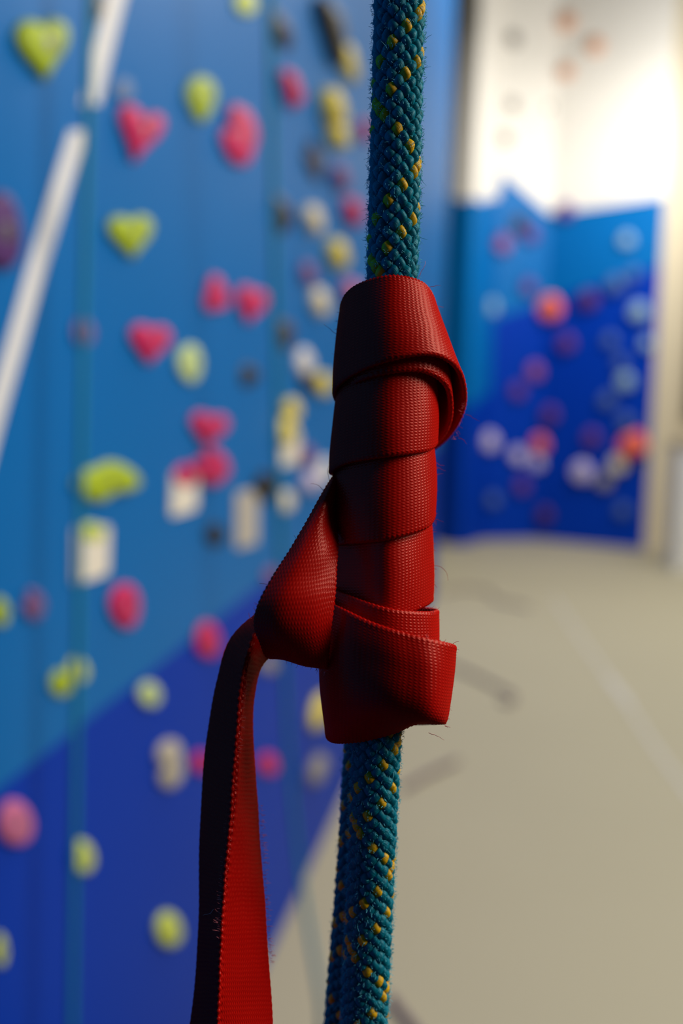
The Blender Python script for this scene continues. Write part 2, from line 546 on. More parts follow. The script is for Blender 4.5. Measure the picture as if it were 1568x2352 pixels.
CREAMH = mat('cream_hold', (0.80, 0.72, 0.52), 0.55, 0.35, 0.1, 30, 0.2)
WHITEH = mat('white_hold', (0.78, 0.76, 0.76), 0.55, 0.35, 0.1, 30, 0.2)
GREYH = mat('grey_hold', (0.30, 0.28, 0.26), 0.55, 0.35, 0.1, 30, 0.2)
BEIGEH = mat('beige_hold', (0.50, 0.45, 0.36), 0.55, 0.35, 0.1, 30, 0.2)
SLATE = mat('slate_hold', (0.16, 0.24, 0.42), 0.55, 0.35, 0.1, 30, 0.2)
PTEAL = mat('pale_teal_hold', (0.28, 0.45, 0.58), 0.55, 0.35, 0.1, 30, 0.2)
LILAC = mat('lilac_hold', (0.62, 0.55, 0.78), 0.55, 0.35, 0.1, 30, 0.2)
CORAL = mat('coral_hold', (0.95, 0.16, 0.10), 0.55, 0.35, 0.1, 30, 0.2)
PEACH = mat('peach_hold', (0.75, 0.38, 0.22), 0.55, 0.35, 0.1, 30, 0.2)
STEEL = mat('bolt_steel', (0.35, 0.35, 0.36), 0.35, 0.5, metallic=1.0)
CARD = mat('white_card', (0.86, 0.80, 0.68), 0.5, 0.3, 0.03)
STRIP = mat('white_strip_plastic', (0.80, 0.80, 0.80), 0.4, 0.4, 0.04)


def outline(shape, n=32):
    t = np.linspace(0, 2 * np.pi, n, endpoint=False)
    if shape == 'heart':
        x = 16 * np.sin(t)**3; y = 13*np.cos(t) - 5*np.cos(2*t) - 2*np.cos(3*t) - np.cos(4*t)
        p = np.stack([x, y], -1)
        for _ in range(2): p = (np.roll(p, 1, 0) + 2 * p + np.roll(p, -1, 0)) / 4
    elif shape == 'vee':                     # open heart with a deep notch
        x = 16 * np.sin(t)**3; y = 13*np.cos(t) - 8.5*np.cos(2*t) - 2.4*np.cos(3*t) - 1.2*np.cos(4*t)
        p = np.stack([x, y], -1)
        for _ in range(1): p = (np.roll(p, 1, 0) + 2 * p + np.roll(p, -1, 0)) / 4
    elif shape == 'drop':
        r = 1 + 0.28 * np.cos(2 * (t - np.pi / 2)) * 0 + 0.30 * np.clip(-np.sin(t), 0, 1)**3
        p = np.stack([r * np.cos(t) * (1 - 0.35 * np.clip(-np.sin(t), 0, 1)), r * np.sin(t)], -1)
    elif shape == 'tri':
        r = 1 - 0.20 * np.cos(3 * (t - np.pi / 2))
        p = np.stack([r * np.cos(t), r * np.sin(t)], -1)
    elif shape == 'kidney':
        r = 1 + 0.28 * np.cos(2 * t) - 0.40 * np.exp(-((t - np.pi / 2) / 0.42)**2)
        p = np.stack([r * np.cos(t), 0.8 * r * np.sin(t)], -1)
    elif shape == 'bean':
        x = np.cos(t); y = 0.62 * np.sin(t) * (1 - 0.25 * np.exp(-(x / 0.35)**2)) + 0.10 * np.sin(3 * x + .6)
        p = np.stack([x, y], -1)
    elif shape == 'wedge':
        k = np.array([0, .8, 1.9, 2.9, 3.9, 5.0, 2 * np.pi]); rr = np.array([1.15, .75, .9, .8, 1.1, .7, 1.15])
        r = np.interp(t, k, rr); r = (np.roll(r, 1) + 2 * r + np.roll(r, -1)) / 4
        p = np.stack([r * np.cos(t), r * np.sin(t)], -1)
    else:
        r = 1 + 0.05 * np.cos(2 * t + 1) + 0.04 * np.cos(3 * t + 2)
        p = np.stack([r * np.cos(t), r * np.sin(t)], -1)
    p -= (p.max(0) + p.min(0)) / 2
    return p / (p.max(0) - p.min(0))


def make_hold(center, ex, ey, ez, w, h, depth, m, shape, rot, bolt, label, group, pts=None):
    """ex across, ez up, ey out of the wall"""
    c, s = math.cos(rot), math.sin(rot)
    p = outline(shape)
    p = np.stack([p[:, 0] * c - p[:, 1] * s, p[:, 0] * s + p[:, 1] * c], -1)
    p = p / (p.max(0) - p.min(0)) * np.array([w, h])
    if pts is not None: p = pts
    n = len(p)
    rings = [(0.96, 0.0), (1.0, 0.12), (1.0, 0.45), (0.95, 0.70), (0.85, 0.88), (0.62, 0.97), (0.33, 1.0)]
    if shape == 'wedge': rings = [(1, 0.0), (1, .05), (.8, .42), (.5, .85), (.34, .98), (.2, 1)]
    cx, cy = p.mean(0) * 1.0
    V = []
    for a, b in rings:
        q = (p - (cx, cy)) * a + (cx, cy)
        for xx, yy in q: V.append((xx, b * depth, yy))
    V.append((cx, depth, cy))
    V = np.array(V)
    V[:, 1] *= 1 + 0.06 * np.sin(V[:, 0] / w * 6 + rot) * np.cos(V[:, 2] / h * 5)
    Fc = []
    for k in range(len(rings) - 1):
        for j in range(n):
            Fc.append((k*n + j, k*n + (j+1) % n, (k+1)*n + (j+1) % n, (k+1)*n + j))
    top = (len(rings) - 1) * n
    for j in range(n): Fc.append((top + j, top + (j+1) % n, len(V) - 1))
    Fc.append(tuple(range(n - 1, -1, -1)))
    M = np.array([tuple(ex), tuple(ey), tuple(ez)])
    root = empty('climbing_hold', center)
    Wd = V @ M + np.array(center)
    mesh_obj('grip', Wd, Fc, m, root)
    if bolt:
        r = min(w, h) * 0.10 + .002
        t = np.linspace(0, 2*np.pi, 12, endpoint=False)
        bv = []
        for rr, d in ((r, -.02 * depth), (r, .05 * depth), (r * .8, .09 * depth), (r * .45, .09 * depth), (r * .45, .02 * depth)):
            for a in t: bv.append((cx + rr*np.cos(a), depth + d, cy + rr*np.sin(a)))
        bf = [(k*12 + j, k*12 + (j+1) % 12, (k+1)*12 + (j+1) % 12, (k+1)*12 + j) for k in range(4) for j in range(12)]
        bf.append(tuple(range(48, 60)))
        mesh_obj('bolt', np.array(bv) @ M + np.array(center), bf, STEEL, root, smooth=False)
    tag(root, label, 'climbing hold', group)
    return root


GN = 'climbing holds on the near blue wall'


def near_hold(px, py, w, h, m, shape, rot, label):
    w, h = w * 0.95, h * 0.95                     # the photograph's outlines are widened by blur
    q = lw_px(px, py); dist = (q - CAM).dot(fw)
    v = (q - CAM).normalized()
    sa = abs(v.dot(LN)); ca = abs(v.dot(LU))
    wm, hm = w * dist / F, h * dist / F
    D = 0.20 * min(wm, hm)
    U = min((wm - 0.8 * D * ca) / sa, 2.3 * hm)
    D = max(D, (wm - U * sa) / ca * 0.95)
    if px < 640:                                  # shapes one can read: keep the outline as it faces the hall
        p = outline(shape); c, s = math.cos(rot), math.sin(rot)
        p = np.stack([p[:, 0] * c - p[:, 1] * s, p[:, 0] * s + p[:, 1] * c], -1)
        p = p / (p.max(0) - p.min(0))
        D = 0.22 * min(wm, hm)
        we = w - D * ca / dist * F * 0.8
        q0 = lw_px(px, py, D * .5)
        P = [lw_px(px + a * we, py - b * h, D * .5) - q0 for a, b in p]
        uz = np.array([(v_.dot(LU), v_.z) for v_ in P])
        q0 = q0 - LN * (q0 - LP).dot(LN)
        make_hold(q0, LU, LN, Vector((0, 0, 1)), wm / sa, hm, D, m, shape, rot, max(w, h) > 55, label, GN, uz)
        return
    q = lw_px(px, py, D * 0.45)
    q = q - LN * (q - LP).dot(LN)
    make_hold(q, LU, LN, Vector((0, 0, 1)), U, hm, D, m, shape, rot, max(w, h) > 55, label, GN)


NEAR = [
 (100, 115, 140, 150, LIME, 'heart', 0.05, 'big lime green heart-shaped hold in the top left corner'),
 (565, 5, 55, 60, YLIME, 'round', 0, 'small lime green hold cut off by the top edge'),
 (463, 228, 80, 110, LIME, 'drop', 0, 'lime green teardrop hold between two upper pink holds'),
 (302, 545, 118, 105, LIME, 'heart', 0.05, 'lime green heart-shaped hold below the upper left pink hold'),
 (320, 312, 118, 140, PINK, 'vee', -0.25, 'pink heart-shaped hold with a deep notch right of the white strip'),
 (552, 312, 95, 145, PINK, 'kidney', 1.0, 'tall pink kidney-shaped hold at upper middle of the blue wall'),
 (670, 208, 64, 68, PINK, 'drop', 0, 'small pink hold below the black holds near the top'),
 (5, 530, 110, 190, PURPLE, 'round', 0, 'large dark purple hold cut by the left edge beside the white strip'),
 (228, 8, 46, 80, BROWNH, 'wedge', 0.4, 'small dark maroon hold behind the top of the white strip'),
 (652, 75, 62, 72, BROWNH, 'wedge', 0, 'dark olive hold left of the black wedge near the top'),
 (760, 62, 84, 108, BLACK, 'tri', -1.57, 'black wedge-shaped hold near the top beside the rope'),
 (800, 143, 52, 62, YELLOWH, 'round', 0, 'small yellow hold directly below the black wedge'),
 (765, 248, 72, 66, YELLOWH, 'round', 0.5, 'bright yellow oval hold, upper of the yellow pair by the rope'),
 (775, 312, 64, 56, YELLOWH, 'bean', 0.3, 'yellow hold, lower of the pair by the rope'),
 (838, 300, 34, 40, PINK, 'round', 0, 'small pink hold half hidden behind the upper rope'),
 (722, 372, 50, 74, BROWNH, 'kidney', 1.2, 'narrow dark hold below the yellow pair'),
 (782, 408, 50, 50, MAUVE, 'round', 0, 'muted mauve round hold left of the upper rope'),
 (654, 490, 72, 84, BROWNH, 'wedge', 0.6, 'dark brown hold left of a cream yellow hold'),
 (720, 503, 58, 58, CREAMH, 'round', 0, 'cream yellow round hold between dark brown and pink holds'),
 (810, 486, 52, 54, PINK, 'round', 0, 'pink round hold right of the cream yellow one by the rope'),
 (776, 583, 62, 62, YELLOWH, 'round', 0, 'pale yellow round hold standing alone left of the rope'),
 (708, 628, 46, 50, MAUVE, 'round', 0, 'faint mauve hold left of and below the lone yellow round hold'),
 (285, 206, 46, 52, SLATE, 'round', 0, 'faint grey-blue round hold just above the notched pink hold'),
 (497, 672, 70, 88, PINK, 'tri', 3.3, 'pink rounded triangle hold, left of a touching pair'),
 (577, 702, 82, 92, PINK, 'heart', -0.25, 'pink heart-shaped hold, right of a touching pair'),
 (192, 762, 56, 68, MAUVE, 'round', 0.3, 'mauve oval hold on the hanging rope line, left of a pink heart'),
 (345, 792, 108, 98, PINK, 'heart', -0.1, 'broad pink heart-shaped hold left of the pale lime oval'),
 (437, 833, 64, 92, PALE_LIME, 'round', -0.5, 'pale lime tilted oval hold right of the broad pink heart'),
 (578, 862, 54, 58, BLACK, 'wedge', 0.2, 'small black hold standing alone below the pink pair'),
 (660, 765, 50, 74, BROWNH, 'wedge', 0.8, 'dark hold right of the pink pair, beside the teal rope'),
 (735, 693, 56, 62, CREAMH, 'round', 0, 'cream hold left of the top of the red sling'),
 (808, 672, 56, 56, ROSE, 'round', 0, 'rose hold right behind the top of the red sling'),
 (700, 832, 52, 66, WHITEH, 'round', 0.2, 'white oval hold at the upper left of a small cluster'),
 (710, 874, 46, 46, BROWNH, 'round', 0, 'brown hold in the middle of the cluster beside the red sling'),
 (742, 882, 50, 56, YELLOWH, 'round', 0, 'yellow hold in the cluster touching the red sling edge'),
 (480, 988, 100, 84, PINK, 'heart', -0.15, 'wide pink heart-shaped hold, upper of two stacked pink holds'),
 (488, 1074, 96, 92, PINK, 'kidney', 0.7, 'pink tilted hold, lower of two stacked pink holds'),
 (425, 1092, 58, 54, PINK, 'round', 0, 'small pink hold on top of the white card'),
 (670, 940, 52, 52, YELLOWH, 'round', 0, 'small yellow hold, top of a vertical row left of the red sling'),
 (658, 990, 62, 66, YELLOWH, 'round', 0.4, 'pale yellow hold, second of the vertical row left of the red sling'),
 (706, 1048, 44, 50, MAUVE, 'round', 0, 'faint purple hold right of the small white card'),
 (245, 1105, 172, 98, LIME, 'bean', 0.30, 'long lime green bean-shaped hold above the large cream card'),
 (210, 1222, 70, 46, YLIME, 'round', 0, 'flat lime hold on the top edge of the large cream card'),
 (610, 1118, 66, 72, BLACK, 'kidney', 0.9, 'black slanted hold above the tall grey card'),
 (495, 1228, 50, 56, BLACK, 'round', 0, 'small black hold left of the tall grey card'),
 (655, 1152, 50, 52, CREAMH, 'round', 0, 'pale cream-green round hold right of the black slanted hold'),
 (712, 1107, 50, 50, LILAC, 'round', 0, 'lilac hold left of the red flap top'),
 (745, 1082, 46, 66, WHITEH, 'round', 0.2, 'white hold touching the red wraps above the flap'),
 (288, 1390, 80, 108, PINK, 'round', -0.45, 'large pink oval hold right of and below the large cream card'),
 (78, 1390, 62, 76, MAUVE, 'kidney', 1.0, 'mauve hold left of the large cream card'),
 (0, 1405, 48, 70, LIME, 'round', 0, 'lime hold cut by the left edge beside the mauve hold'),
 (478, 1470, 66, 88, PINK, 'round', 0.1, 'pink oval hold left of the bend of the red strap'),
 (140, 1570, 58, 62, LIME, 'round', 0.4, 'lime hold, lower left of a touching lime pair'),
 (178, 1540, 58, 62, YLIME, 'round', 0.2, 'lime hold, upper right of a touching lime pair'),
 (344, 1595, 60, 60, PALE_LIME, 'round', 0, 'pale lime round hold on the painted blue slope'),
 (392, 1755, 72, 120, BEIGEH, 'kidney', 1.8, 'tall beige-grey hold left of the red strap'),
 (462, 1752, 44, 54, PINK, 'round', 0, 'pink hold half hidden behind the red strap'),
 (617, 1755, 50, 52, PINK, 'round', 0, 'small pink hold between the red strap and the lower rope'),
 (728, 1766, 54, 58, GREYH, 'round', 0, 'grey hold left of the lower rope'),
 (36, 1890, 92, 110, ROSE, 'round', 0.2, 'large rose-coloured round hold low at the left edge'),
 (190, 1968, 62, 80, YLIME, 'round', 0.1, 'yellow-lime oval hold touching the low teal rope'),
 (388, 2135, 68, 84, YLIME, 'round', 0.2, 'yellow-lime round hold low beside the red strap'),
 (0, 2182, 34, 80, YLIME, 'round', 0, 'yellow-lime hold cut by the left edge near the bottom'),
 (735, 1632, 56, 76, YELLOWH, 'round', 0, 'yellow hold touching the left side of the lower knot'),
 (618, 1526, 46, 44, GREYH, 'round', 0, 'grey hold just under the red flap'),
 (625, 1322, 46, 40, MAUVE, 'round', 0, 'faint mauve hold half hidden at the left edge of the red flap'),
]
for a in NEAR: near_hold(*a)


def card(pts, m, label, thick=0.004):
    P = [lw_px(x, y) for x, y in pts]
    uz = [((p - LP).dot(LU), p.z) for p in P]
    # rounded corners
    out = []
    n = len(uz)
    for i in range(n):
        a, b, c = Vector(uz[i - 1]), Vector(uz[i]), Vector(uz[(i + 1) % n])
        for k in range(5):
            t = k / 4; r = 0.12
            p0 = b + (a - b) * r; p2 = b + (c - b) * r
            out.append((1 - t)**2 * p0 + 2 * t * (1 - t) * b + t * t * p2)
    V = [lw(p[0], p[1]) for p in out] + [lw(p[0], p[1]) + LN * thick for p in out]
    n = len(out)
    Fc = [tuple(range(n)), tuple(range(2*n - 1, n - 1, -1))] + [(i, (i+1) % n, n + (i+1) % n, n + i) for i in range(n)]
    o = mesh_obj('route_card', V, Fc, m, smooth=False)
    me = o.data; bm = bmesh.new(); bm.from_mesh(me); bmesh.ops.recalc_face_normals(bm, faces=bm.faces); bm.to_mesh(me); bm.free()
    return tag(o, label, 'card', 'route cards on the near blue wall')


card([(165, 1212), (248, 1206), (244, 1318), (163, 1344)], CARD, 'large cream rectangular card below the lime bean-shaped hold')
card([(392, 1085), (452, 1078), (448, 1170), (388, 1188)], CARD, 'white card under the two stacked pink holds')
card([(640, 995), (686, 990), (684, 1062), (642, 1072)], CARD, 'small white card at the foot of the yellow row')
card([(540, 1130), (590, 1122), (588, 1248), (538, 1262)], mat('grey_card', (0.52, 0.48, 0.42), .5), 'tall grey card between two black holds')


def wall_strip(pts, wpx, label):
    vs, fs = [], []
    pts = [tuple(a) for a in ev(np.arange(len(pts)), np.array(pts, float), np.linspace(0, len(pts) - 1, 14))]
    n = 6
    for x, y in pts:
        a, b = lw_px(x - wpx / 2, y), lw_px(x + wpx / 2, y)
        for k in range(n):
            t = k / (n - 1)
            vs.append(a.lerp(b, t) + LN * (0.001 + 0.006 * math.sin(math.pi * t)))
        vs.append(b); vs.append(a)
    q = n + 2
    for i in range(len(pts) - 1):
        for k in range(q):
            fs.append((i*q + k, i*q + (k+1) % q, (i+1)*q + (k+1) % q, (i+1)*q + k))
    fs += [tuple(range(q))[::-1], tuple(range((len(pts) - 1)*q, len(pts)*q))]
    o = mesh_obj('wall_strip', vs, fs, STRIP, smooth=False)
    me = o.data; bm = bmesh.new(); bm.from_mesh(me); bmesh.ops.recalc_face_normals(bm, faces=bm.faces); bm.to_mesh(me); bm.free()
    return tag(o, label, 'strip', 'white strips on the near blue wall')


wall_strip([(300, -130), (262, 10), (232, 130), (206, 240)], 44, 'upper short piece of the slanting white strip on the blue wall')
wall_strip([(180, 300), (130, 460), (82, 620), (35, 790), (-10, 950), (-70, 1180)], 42, 'long lower piece of the slanting white strip at the left edge')

GF = 'climbing holds on the far wall'


def far_hold(px, py, r, m, shape, rot, label):
    p0, n, p1 = (C0, CN, C1) if px > 1228 else (B0, BN, B1)
    ex = (p1 - p0); ex.z = 0; ex.normalize()
    q = on_plane(px, py, p0, n)
    d = (q - CAM).dot(fw)
    sz = 0.9 * r * d / F
    make_hold(q, ex, n, Vector((0, 0, 1)), sz, sz * 1.05, sz * 0.42, m, shape, rot, False, label, GF)


FMAUVE = mat('dull_mauve_hold', (0.13, 0.04, 0.26), 0.6, 0.3)
FSLATE = mat('dull_slate_hold', (0.07, 0.14, 0.38), 0.6, 0.3)
FROSE = mat('dull_rose_hold', (0.30, 0.08, 0.24), 0.6, 0.3)
FAR = [
 (1150, 562, 48, FROSE, 'kidney', 1.0, 'brownish rose hold on the far corner facet below the painted peak'),
 (1190, 515, 40, BROWNH, 'bean', 0.9, 'dark slanted hold just below the painted peak'),
 (1215, 540, 40, FMAUVE, 'round', 0, 'mauve hold right of the dark slanted hold on the far wall'),
 (1300, 486, 42, FMAUVE, 'round', 0, 'purple hold on the white paint line of the far wall'),
 (1211, 660, 40, FMAUVE, 'round', 0, 'mauve hold left of the upper coral hold on the far wall'),
 (1265, 708, 62, CORAL, 'round', 0, 'bright coral round hold at the upper left of the far wall'),
 (1352, 690, 48, PURPLE, 'round', 0, 'purple hold right of the upper coral hold'),
 (1414, 655, 44, FSLATE, 'round', 0, 'slate hold high right on the far wall, left of a fainter one'),
 (1455, 632, 34, FSLATE, 'round', 0, 'faint slate hold nearest the top right corner of the dark blue'),
 (1468, 716, 46, PTEAL, 'round', 0, 'pale teal hold near the upper right edge of the far wall'),
 (1440, 552, 34, PTEAL, 'round', 0, 'faint teal hold in the light blue band at upper right'),
 (1124, 705, 40, PTEAL, 'round', 0, 'pale blue-grey hold on the far corner facet'),
 (1302, 788, 44, FMAUVE, 'round', 0, 'mauve hold below and right of the upper coral hold'),
 (1225, 853, 42, FROSE, 'round', 0, 'rose hold, upper of two near the far corner crease'),
 (1186, 898, 40, FMAUVE, 'round', 0, 'mauve hold, lower left of two near the far corner crease'),
 (1402, 782, 34, FSLATE, 'round', 0, 'faint slate hold below the slate hold high right'),
 (1486, 790, 30, PTEAL, 'round', 0, 'pale teal hold on the right rim of the far wall'),
 (1437, 876, 42, PTEAL, 'round', 0, 'pale teal hold at mid right of the far wall'),
 (1395, 920, 38, FSLATE, 'round', 0, 'slate hold below left of the mid right teal hold'),
 (1426, 832, 32, FSLATE, 'round', 0, 'small slate hold just above the mid right teal hold'),
 (1264, 952, 42, FMAUVE, 'round', 0, 'mauve hold above the middle coral hold'),
 (1120, 1013, 48, LILAC, 'round', 0, 'bright lilac round hold beside the red wraps on the far corner'),
 (1240, 1020, 46, CORAL, 'round', 0, 'coral hold at lower middle of the far wall, touching lilac ones'),
 (1186, 1046, 40, LILAC, 'round', 0, 'dim lilac hold left of the middle coral hold'),
 (1232, 1062, 40, LILAC, 'round', 0, 'pinkish lilac hold just under the middle coral hold'),
 (1360, 1005, 42, FMAUVE, 'round', 0, 'greyish mauve hold between the two lower coral holds'),
 (1437, 968, 38, FSLATE, 'round', 0, 'slate hold just above the large lower right coral hold'),
 (1455, 1022, 72, CORAL, 'bean', 0.1, 'large bright coral hold at the lower right of the far wall'),
 (1420, 1066, 44, CREAMH, 'round', 0, 'cream hold under the large coral hold'),
 (1338, 1083, 52, LILAC, 'round', 0, 'bright lilac-white hold low in the middle of the far wall'),
 (1388, 1106, 38, GREYH, 'round', 0, 'grey hold right of the low lilac-white hold'),
 (1196, 1116, 40, FMAUVE, 'round', 0, 'mauve hold low at the far corner crease'),
 (1130, 1148, 34, FSLATE, 'round', 0, 'slate hold low on the far corner facet'),
 (1252, 1182, 40, PURPLE, 'round', 0, 'purple hold nearest the floor on the far wall'),
 (1430, 1172, 34, FSLATE, 'round', 0, 'faint slate hold nearest the floor at the right'),
 (1252, 250, 40, BROWNH, 'round', 0, 'brown hold on the white paint near the corner crease'),
 (1300, 165, 34, PEACH, 'round', 0, 'peach hold on the white paint, upper left'),
 (1368, 106, 38, PEACH, 'round', 0, 'peach hold on the white paint, upper middle'),
 (1302, 50, 40, PEACH, 'round', 0, 'peach hold nearest the top edge on the white paint'),
 (1256, 100, 36, FMAUVE, 'round', 0, 'mauve hold high on the white paint beside the crease'),
 (1178, 92, 34, GREYH, 'round', 0, 'grey hold high on the white corner facet'),
 (1176, 242, 30, GREYH, 'round', 0, 'grey hold halfway down the white corner facet'),
 (1158, 318, 32, GREYH, 'round', 0, 'grey hold just above the painted peak'),
 (1480, 318, 28, BEIGEH, 'round', 0, 'beige hold on the white paint at the right'),
]
for a in FAR: far_hold(*a)

# ------------------------------------------------------------------ the braided ropes
NST = 10


def braided_rope(name, path, label, phase, y0, y1, fuzz, yel_z, yel_s):
    """path: keys (y, x, d, R) in photograph pixels at the rope"""
    K = np.array(path, float)
    root = empty(name, hero(K[len(K)//2, 1], K[len(K)//2, 0], K[len(K)//2, 2]))
    R_ = np.array(rt); U_ = np.array(up); D_ = -np.array(fw)

    def axis(y):
        a = ev(K[:, 0], K[:, 1:], y)
        return a[:, 0], a[:, 1], a[:, 2]
    base = np.array(CAM) + np.array(fw) * SDIST

    def world(x, y, d):
        return base + ((x - W/2)[..., None] * R_ - (y - H/2)[..., None] * U_ + d[..., None] * D_) * MPP
    tk = np.array([y0, 640., 1660., y1]); tp = np.array([350., 325., 306.])
    tv = np.concatenate([[0], np.cumsum(np.diff(tk) / tp)])
    tau = lambda y: np.interp(y, tk, tv) - np.interp(95.0, tk, tv) - 0.05
    ys = np.arange(y0, y1, 4.6)
    cx, cdp, Rr = axis(ys)
    # strand profile: two soft lobes, flat beneath
    ta = np.linspace(0, 2*np.pi, 10, endpoint=False)
    prof_w = np.cos(ta) * 12.6
    prof_h = np.where(np.sin(ta) > 0, np.sin(ta) * 7.2 + 0.9 * np.cos(2*ta) * 0 - 1.3 * np.exp(-((ta - np.pi/2) / .35)**2), np.sin(ta) * 4.5)
    n = len(ys); k = len(ta)
    ii = np.arange(n - 1)[:, None] * k; jj = np.arange(k)[None]; kk = (jj + 1) % k
    quads = np.stack([ii + jj, ii + kk, ii + k + kk, ii + k + jj], -1).reshape(-1, 4)
    for sgn in (1, -1):
        for i in range(NST):
            th = sgn * 2*np.pi * tau(ys) + 2*np.pi*i / NST + phase
            wav = sgn * np.cos(NST * (th - phase))
            jit = 0.6 * np.sin(ys / 71.0 + i * 1.7 + sgn)
            rr = Rr * 0.765 + 6.2 * wav * (Rr / 60) + jit
            wsc = (1 + 0.10 * wav) * Rr / 60
            hsc = (1 + 0.25 * wav) * Rr / 60
            # tangential direction across the strand (perpendicular to travel, on the surface)
            sl_ = sgn * 2*np.pi / 330.0 * Rr
            nrm = np.sqrt(1 + sl_**2)
            across_t, across_y = 1 / nrm, -sl_ / nrm
            off_t = prof_w[None] * (wsc * across_t)[:, None]
            off_y = prof_w[None] * (wsc * across_y)[:, None]
            rad = rr[:, None] + prof_h[None] * hsc[:, None]
            tt = th[:, None] + off_t / Rr[:, None]
            rad = rad * 1.0
            X = cx[:, None] + rad * np.sin(tt)
            D = cdp[:, None] + rad * np.cos(tt)
            Y = ys[:, None] + off_y
            V = world(X, Y, D).reshape(-1, 3)
            uv = np.stack([np.repeat(ys * 1.4, k), np.tile(np.arange(k) * 6.0 + i * 40, n)], -1)
            y_ = (sgn == -1 and i in yel_z) or (sgn == 1 and i in yel_s)
            o = mesh_obj('strand', V, quads, YELLOW if y_ else TEAL, root, uvs=uv)
            if y_: o['label'] = 'yellow tracer strand'
    # core and the plainer lengths beyond
    for nm, a, b, f, m_ in (('core', y0, y1, 0.68, CORE), ('sheath_above', K[0, 0], y0 + 60, 0.97, SHEATH_D), ('sheath_below', y1 - 60, K[-1, 0], 0.97, SHEATH_D)):
        yy = np.linspace(a, b, max(40, int(abs(b - a) / 60)))
        x_, d_, r_ = axis(yy)
        t = np.linspace(0, 2*np.pi, 20, endpoint=False)
        V = world(x_[:, None] + f * r_[:, None] * np.sin(t)[None], np.repeat(yy[:, None], 20, 1), d_[:, None] + f * r_[:, None] * np.cos(t)[None])
        n2 = len(yy)
        i2 = np.arange(n2 - 1)[:, None] * 20; j2 = np.arange(20)[None]; k2 = (j2 + 1) % 20
        q2 = np.stack([i2 + j2, i2 + k2, i2 + 20 + k2, i2 + 20 + j2], -1).reshape(-1, 4)
        uv = np.stack([np.repeat(yy / 26.0, 20), np.tile(np.arange(20) * 1.0, n2)], -1)
        mesh_obj(nm, V.reshape(-1, 3), q2, m_, root, uvs=uv)
    # worn fibres standing off the sheath
    if fuzz:
        N = fuzz
        yy = rng.uniform(-150, 2450, N); t = rng.uniform(-np.pi, np.pi, N)
        x_, d_, r_ = axis(yy)
        ln = rng.uniform(2.5, 8, N) * np.where(rng.random(N) < 0.03, 2.5, 1)
        a0 = np.stack([x_ + r_ * 1.0 * np.sin(t), yy, d_ + r_ * 1.0 * np.cos(t)], -1)
        lean = np.stack([np.sin(t), rng.normal(0, 1.0, N), np.cos(t)], -1) + rng.normal(0, .5, (N, 3))
        lean /= np.linalg.norm(lean, axis=1)[:, None]
        a1 = a0 + lean * ln[:, None] * .55
        a2 = a1 + (lean + rng.normal(0, .45, (N, 3))) * ln[:, None] * .5
        side = np.cross(lean, rng.normal(0, 1, (N, 3))); side /= np.linalg.norm(side, axis=1)[:, None]
        s2 = np.cross(lean, side)
        pts = []
        for p, wd_ in ((a0, .7), (a1, .6), (a2, .25)):
            for c_, s_ in ((1, 0), (-.5, .87), (-.5, -.87)):
                pts.append(p + (side * c_ + s2 * s_) * wd_)
        P = np.stack(pts, 1).reshape(-1, 3)
        V = world(P[:, 0], P[:, 1], P[:, 2])
        b = (np.arange(N) * 9)[:, None]
        q = []
        for lv in (0, 3):
            for j in range(3):
                q.append(np.concatenate([b + lv + j, b + lv + (j+1) % 3, b + lv + 3 + (j+1) % 3, b + lv + 3 + j], 1))
        o = mesh_obj('fuzz', V, np.concatenate(q, 0), FUZZ_T, root, smooth=False)
        o['kind'] = 'stuff'
    return root


front = braided_rope('climbing_rope', [
    (-6000, 1065, 30, 60), (-1500, 952, 25, 60), (0, 916, 18, 60), (640, 900, 2, 61), (1150, 884, -8, 60), (1700, 866, -30, 60),
    (1940, 857, -60, 59), (2352, 842, -110, 59), (3400, 806, -230, 59), (8000, 650, -700, 60), (15500, 400, -1400, 60)],
    'teal braided rope with yellow flecks, wrapped by the red sling', 0.0, -2500, 5000, 9000, (0, 3), (4,))
tag(front, None, 'rope', 'pair of ropes inside the red sling')
back = braided_rope('climbing_rope', [
    (-6000, 1068, -92, 60), (-1500, 955, -97, 60), (0, 921, -103, 59), (640, 904, -120, 59), (1150, 884, -128, 60), (1500, 866, -140, 60), (1720, 849, -155, 60),
    (1860, 842, -170, 60), (2100, 826, -190, 59), (2352, 806, -225, 59), (3400, 735, -340, 59), (8000, 520, -800, 60), (15500, 250, -1500, 60)],
    'dark second teal rope running behind the lower left of the front rope', 0.9, -2500, 5000, 2500, (1, 4), (6,))
tag(back, None, 'rope', 'pair of ropes inside the red sling')
for r_, l_ in ((front, 'teal braided rope with yellow flecks, wrapped by the red sling'),
               (back, 'dark second teal rope running behind the lower left of the front rope')):
    r_['label'] = l_

# ------------------------------------------------------------------ the red sling
sling = empty('webbing_sling', hero(884, 1200, -55))
tag(sling, 'red tubular webbing sling wrapped and knotted around the teal rope', 'sling')


